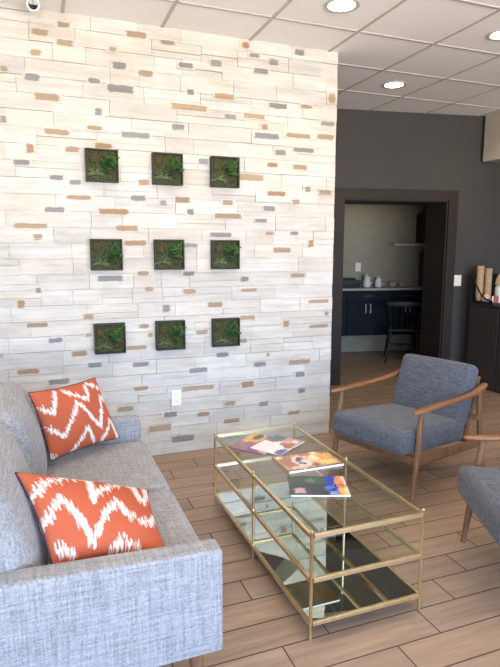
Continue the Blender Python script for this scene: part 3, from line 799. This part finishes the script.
t = thing('cup_organizer', 'black open rack holding paper cups on the dark cabinet', 'organizer', (4.675, 4.735, ZT))
b = BM()
add_box(b, (-.17, .165, 0), (.22, .175, .31)); add_box(b, (-.17, -.17, 0), (.22, .165, .006)); link('frame', b, 'black_plastic', t)
b = BM(); sweep(b, [(-.165, .16, .31), (-.165, .10, .22), (-.165, .02, .12), (-.165, -.06, .055), (-.165, -.165, .03)], [(.006, .010)] * 5, n=10); link('side_rail', b, 'black_plastic', t, smooth=50)
b = BM(); add_box(b, (-.175, -.175, 0), (-.165, .175, .028)); link('front_lip', b, 'black_plastic', t)
def cup_stack(label, x, y, z0, r, htot, n, mat):
    t = thing('paper_cup_stack', label, 'cups', (x, y, z0), group='paper cup stacks in the rack')
    step = (htot - .10) / max(1, n - 1)
    for i in range(n):
        z = i * step
        b = BM(); lathe(b, [(r * .72, z + .002), (r * .97, z + .096), (r, z + .098), (r * 1.02, z + .1), (r * .98, z + .102), (r * .94, z + .097), (r * .70, z + .006)], n=20)
        link('cup', b, mat, t, smooth=40)
cup_stack('tallest stack of tan paper cups in the rack, leftmost on cabinet', 4.585, 4.845, ZT + .0065, .042, .395, 16, 'kraft')
cup_stack('second stack of tan paper cups, slightly shorter, in the black rack', 4.645, 4.785, ZT + .0065, .038, .37, 15, 'kraft')
t = thing('lid_canister', 'pale lidded canister at the right edge behind the sugar packets', 'canister', (4.74, 4.70, ZT + .0065))
b = BM(); lathe(b, [(.048, 0), (.055, .01), (.055, .17), (.04, .19), (.001, .19)], n=24); link('body', b, 'ceramic', t, smooth=40)
b = BM(); lathe(b, [(.057, .191), (.057, .22), (.05, .26), (.03, .31), (.001, .315)], n=24); link('lid', b, 'kraft', t, smooth=40)
t = thing('napkin_bundle', 'crumpled tan napkin bundle lying in front of the paper cups', 'napkins', (4.580, 4.728, ZT + .0065))
b = BM(); u = bmesh.ops.create_icosphere(b, subdivisions=3, radius=.056); rn = random.Random(4)
for v in u['verts']:
    v.co = Vector((v.co.x * .75, v.co.y * .95, max(0, v.co.z * .9 + .045))) * rn.uniform(.88, 1.1); v.co.z = max(0, v.co.z)
link('napkin', b, 'napkin', t)
t = thing('packet_tray', 'small tray with a row of red and white sugar packets', 'packets', (4.612, 4.592, ZT + .0065), R(-45))
b = BM(); add_box(b, (-.07, -.03, 0), (.07, .03, .012)); link('tray', b, 'black_plastic', t)
for i in range(6):
    x = -.055 + .022 * i; b = BM(); add_box(b, (x - .008, -.024, .0125), (x + .008, .024, .080), .002, mtx=None); link('packet', b, ('paper_white', 'red_paper', 'red_paper')[i % 3], t)

# ------------------------------------------------------------ kitchen beyond the doorway
def kt(name, label, cat, s, n, z, group=None, rot=0):
    p = FR @ Vector((s, n, z)); return thing(name, label, cat, p, AW + rot, group)
CF = NB - .43          # cabinet front plane
cabs = (('far left', .45), ('second', 1.05), ('third', 1.65), ('last', 2.25))
labs = ['navy wall-hung cabinet at far left, partly behind the door casing', 'navy wall-hung cabinet with two steel door handles, beneath the white canisters',
        'navy wall-hung cabinet behind the black kitchen chair', 'navy wall-hung cabinet at right, mostly behind the door jamb']
c0 = None
for (nm, s), lab in zip(cabs, labs):
    if c0: dup(c0, FR @ Vector((s, NB - .001, .31)), AW, lab); continue
    t = kt('kitchen_cabinet', lab, 'cabinet', s, NB - .001, .31, 'navy kitchen cabinets'); c0 = t; D = .41; hw = .2985
    b = BM(); add_box(b, (-hw, -D, 0), (hw, 0, .635)); link('body', b, 'navy', t)
    b = BM(); add_box(b, (-hw + .004, -D - .019, .49), (hw - .004, -D - .001, .63), .002); d = link('drawer', b, 'navy', t)
    def bar(p, q, par):
        b = BM(); o = Vector((0, -.028, 0)); p, q = Vector(p), Vector(q)
        sweep(b, [p + o, q + o], [.006] * 2, n=8)
        for e in (p.lerp(q, .1), p.lerp(q, .9)): sweep(b, [e, e + o], [.004] * 2, n=8)
        link('handle', b, 'steel', par, smooth=50)['label'] = 'steel bar handle'
    bar((-.07, -D - .019, .56), (.07, -D - .019, .56), d)
    for sg in (-1, 1):
        b = BM(); x = sorted((sg * .002, sg * (hw - .004))); add_box(b, (x[0], -D - .019, .006), (x[1], -D - .001, .484), .002); d = link('door', b, 'navy', t)
        bar((sg * .035, -D - .019, .32), (sg * .035, -D - .019, .45), d)
t = kt('countertop', 'pale countertop running over the navy kitchen cabinets', 'countertop', 1.35, NB - .001, .9465)
b = BM(); add_box(b, (-1.22, -.45, 0), (1.22, 0, .032), .004); link('slab', b, 'counter', t)
b = BM(); add_box(b, (-1.22, -.012, .033), (1.22, 0, .06)); link('backsplash', b, 'counter', t)
ZC = .979
t = kt('serving_tray', 'black tray rack at the left end of the kitchen counter', 'tray', .83, NB - .22, ZC)
b = BM(); add_box(b, (-.15, -.10, 0), (.15, .10, .03), .006); add_box(b, (-.15, -.10, .031), (.15, -.085, .11), .004); add_box(b, (-.15, .085, .031), (.15, .10, .13), .004)
link('body', b, 'black_plastic', t)
b = BM(); add_box(b, (-.13, -.075, .06), (.13, .075, .10), .01); link('loaf_pan', b, 'black_plastic', t)
for s, n, lab, sc in ((1.125, .20, 'larger white ceramic jug on the kitchen counter beside the black tray', 1.0), (1.285, .23, 'smaller white ceramic jug on the kitchen counter, right of the larger', .85)):
    t = kt('ceramic_jug', lab, 'jug', s, NB - n, ZC, 'white jugs on the kitchen counter')
    b = BM(); lathe(b, [(.045 * sc, 0), (.058 * sc, .02), (.055 * sc, .09 * sc), (.042 * sc, .12 * sc), (.046 * sc, .15 * sc), (.042 * sc, .15 * sc), (.038 * sc, .12 * sc)], n=24); link('body', b, 'ceramic', t, smooth=50)
    b = BM(); sweep(b, [(.045 * sc, 0, .13 * sc), (.085 * sc, 0, .12 * sc), (.09 * sc, 0, .07 * sc), (.055 * sc, 0, .04 * sc)], [.007] * 4, n=8); link('handle', b, 'ceramic', t, smooth=60)
    b = BM(); lathe(b, [(.044 * sc, .151 * sc), (.03 * sc, .165 * sc), (.012 * sc, .17 * sc), (.012 * sc, .185 * sc), (.001, .187 * sc)], n=20); link('lid', b, 'ceramic', t, smooth=50)
for s, lab, m_ in ((1.52, 'tan bowl on the kitchen counter, left of two', 'tan_ceramic'), (1.67, 'dark tan bowl on the kitchen counter, right of two', 'tan_ceramic')):
    t = kt('bowl', lab, 'bowl', s, NB - .2, ZC, 'bowls on the kitchen counter')
    b = BM(); lathe(b, [(.03, 0), (.035, .008), (.065, .055), (.07, .075), (.064, .075), (.05, .03), (.001, .015)], n=24); link('body', b, m_, t, smooth=50)
    b = BM(); u = bmesh.ops.create_icosphere(b, subdivisions=2, radius=.045)
    for v in u['verts']: v.co.z = v.co.z * .5 + .055
    link('filling', b, 'kraft', t, smooth=True)
t = kt('added_shelf', 'pale thin shelf added under the black cupboard to shade the kitchen wall', 'shelf', 1.93, NB - .001, 1.585)  # shelf added so its shadow darkens the kitchen wall below
b = BM(); add_box(b, (-.43, -.26, 0), (.43, 0, .028), .003); link('board', b, 'counter', t)
b = BM(); add_box(b, (-.43, -.262, -.012), (.43, -.250, -.0005)); link('lit_edge_strip', b, 'cream_plastic', t)  # cream colour paints in the bright line of light along the shelf
t = kt('wall_cupboard', 'black cupboard standing on the pale kitchen shelf', 'cupboard', 2.19, NB - .001, 1.6135)
b = BM(); add_box(b, (-.24, -.25, 0), (.24, 0, .42)); link('body', b, 'black_wood', t)
for sg in (-1, 1):
    b = BM(); x = sorted((sg * .002, sg * .238)); add_box(b, (x[0], -.268, .004), (x[1], -.251, .416), .002); d = link('door', b, 'black_wood', t)
    b = BM(); lathe(b, [(.004, 0), (.004, .012), (.008, .018), (.001, .022)], n=12); bmesh.ops.transform(b, matrix=Matrix.Translation((sg * .03, -.268, .1)) @ Matrix.Rotation(R(90), 4, 'X'), verts=b.verts[:]); link('knob', b, 'steel', d)
t = kt('coffee_brewer', 'tall black coffee brewer at the right end of the kitchen counter', 'coffee maker', 2.10, NB - .22, ZC)
b = BM(); add_box(b, (-.11, -.16, 0), (.11, .16, .04), .01); add_box(b, (-.11, .03, .041), (.11, .16, .36), .01); add_box(b, (-.115, -.16, .361), (.115, .16, .5), .02); link('body', b, 'black_plastic', t)
b = BM(); lathe(b, [(.06, .045), (.075, .09), (.07, .17), (.05, .2), (.046, .2), (.066, .165), (.07, .09), (.05, .05)], (0, -.06, 0)); p = link('carafe', b, 'black_glass', t, smooth=50)
b = BM(); sweep(b, [(0, -.135, .18), (0, -.17, .16), (0, -.165, .1), (0, -.135, .08)], [.008] * 4, n=8); link('handle', b, 'black_plastic', p, smooth=50)

# black chair and pedestal table
t = kt('kitchen_chair', 'black wooden spindle-back chair in front of the navy cabinets', 'chair', 1.43, 1.17, 0, rot=R(-20))
for x, y in ((-.17, -.17), (.17, -.17), (-.16, .17), (.16, .17)):
    b = BM(); sweep(b, [(x * 1.35, y * 1.3, 0), (x, y, .43)], [.011, .018], n=10); link('leg', b, 'black_wood', t, smooth=50)
b = BM(); rbox(b, (0, 0, .445), (.43, .42, .036), .016, n=(4, 4, 1)); link('seat', b, 'black_wood', t, smooth=True)
for sg in (-1, 1):
    b = BM(); sweep(b, [(sg * .17, -.18, .455), (sg * .205, -.25, .80)], [.013, .011], n=10); link('back_post', b, 'black_wood', t, smooth=50)
for i in range(4):
    x = -.10 + .067 * i; b = BM(); sweep(b, [(x, -.185, .46), (x * 1.15, -.25, .775)], [.007] * 2, n=8); link('spindle', b, 'black_wood', t, smooth=50)
b = BM(); sweep(b, [(-.235, -.235, .80), (-.12, -.262, .805), (0, -.27, .807), (.12, -.262, .805), (.235, -.235, .80)], [(.012, .035)] * 5, n=12, power=3); link('top_rail', b, 'black_wood', t, smooth=50)
b = BM()
for y in (-.19, .19): sweep(b, [(-.2, y, .2), (.2, y, .2)], [.008] * 2, n=8)
sweep(b, [(0, -.19, .2), (0, .19, .2)], [.008] * 2, n=8); link('stretcher', b, 'black_wood', t, smooth=50)
t = kt('pedestal_table', 'small black pedestal table beside the kitchen chair, half behind the jamb', 'table', 1.93, 1.0, 0)
b = BM(); lathe(b, [(.29, .73), (.30, .74), (.30, .752), (.295, .758), (.001, .758)], n=40); lathe(b, [(.001, .73), (.29, .73)], n=40); link('tabletop', b, 'black_wood', t, smooth=40)
b = BM(); lathe(b, [(.035, .02), (.03, .1), (.03, .66), (.10, .725), (.10, .7295), (.001, .7295)], n=20); link('pedestal', b, 'black_wood', t, smooth=40)
b = BM(); lathe(b, [(.20, 0), (.20, .012), (.05, .03), (.036, .045), (.001, .045)], n=30); link('base', b, 'black_wood', t, smooth=40)
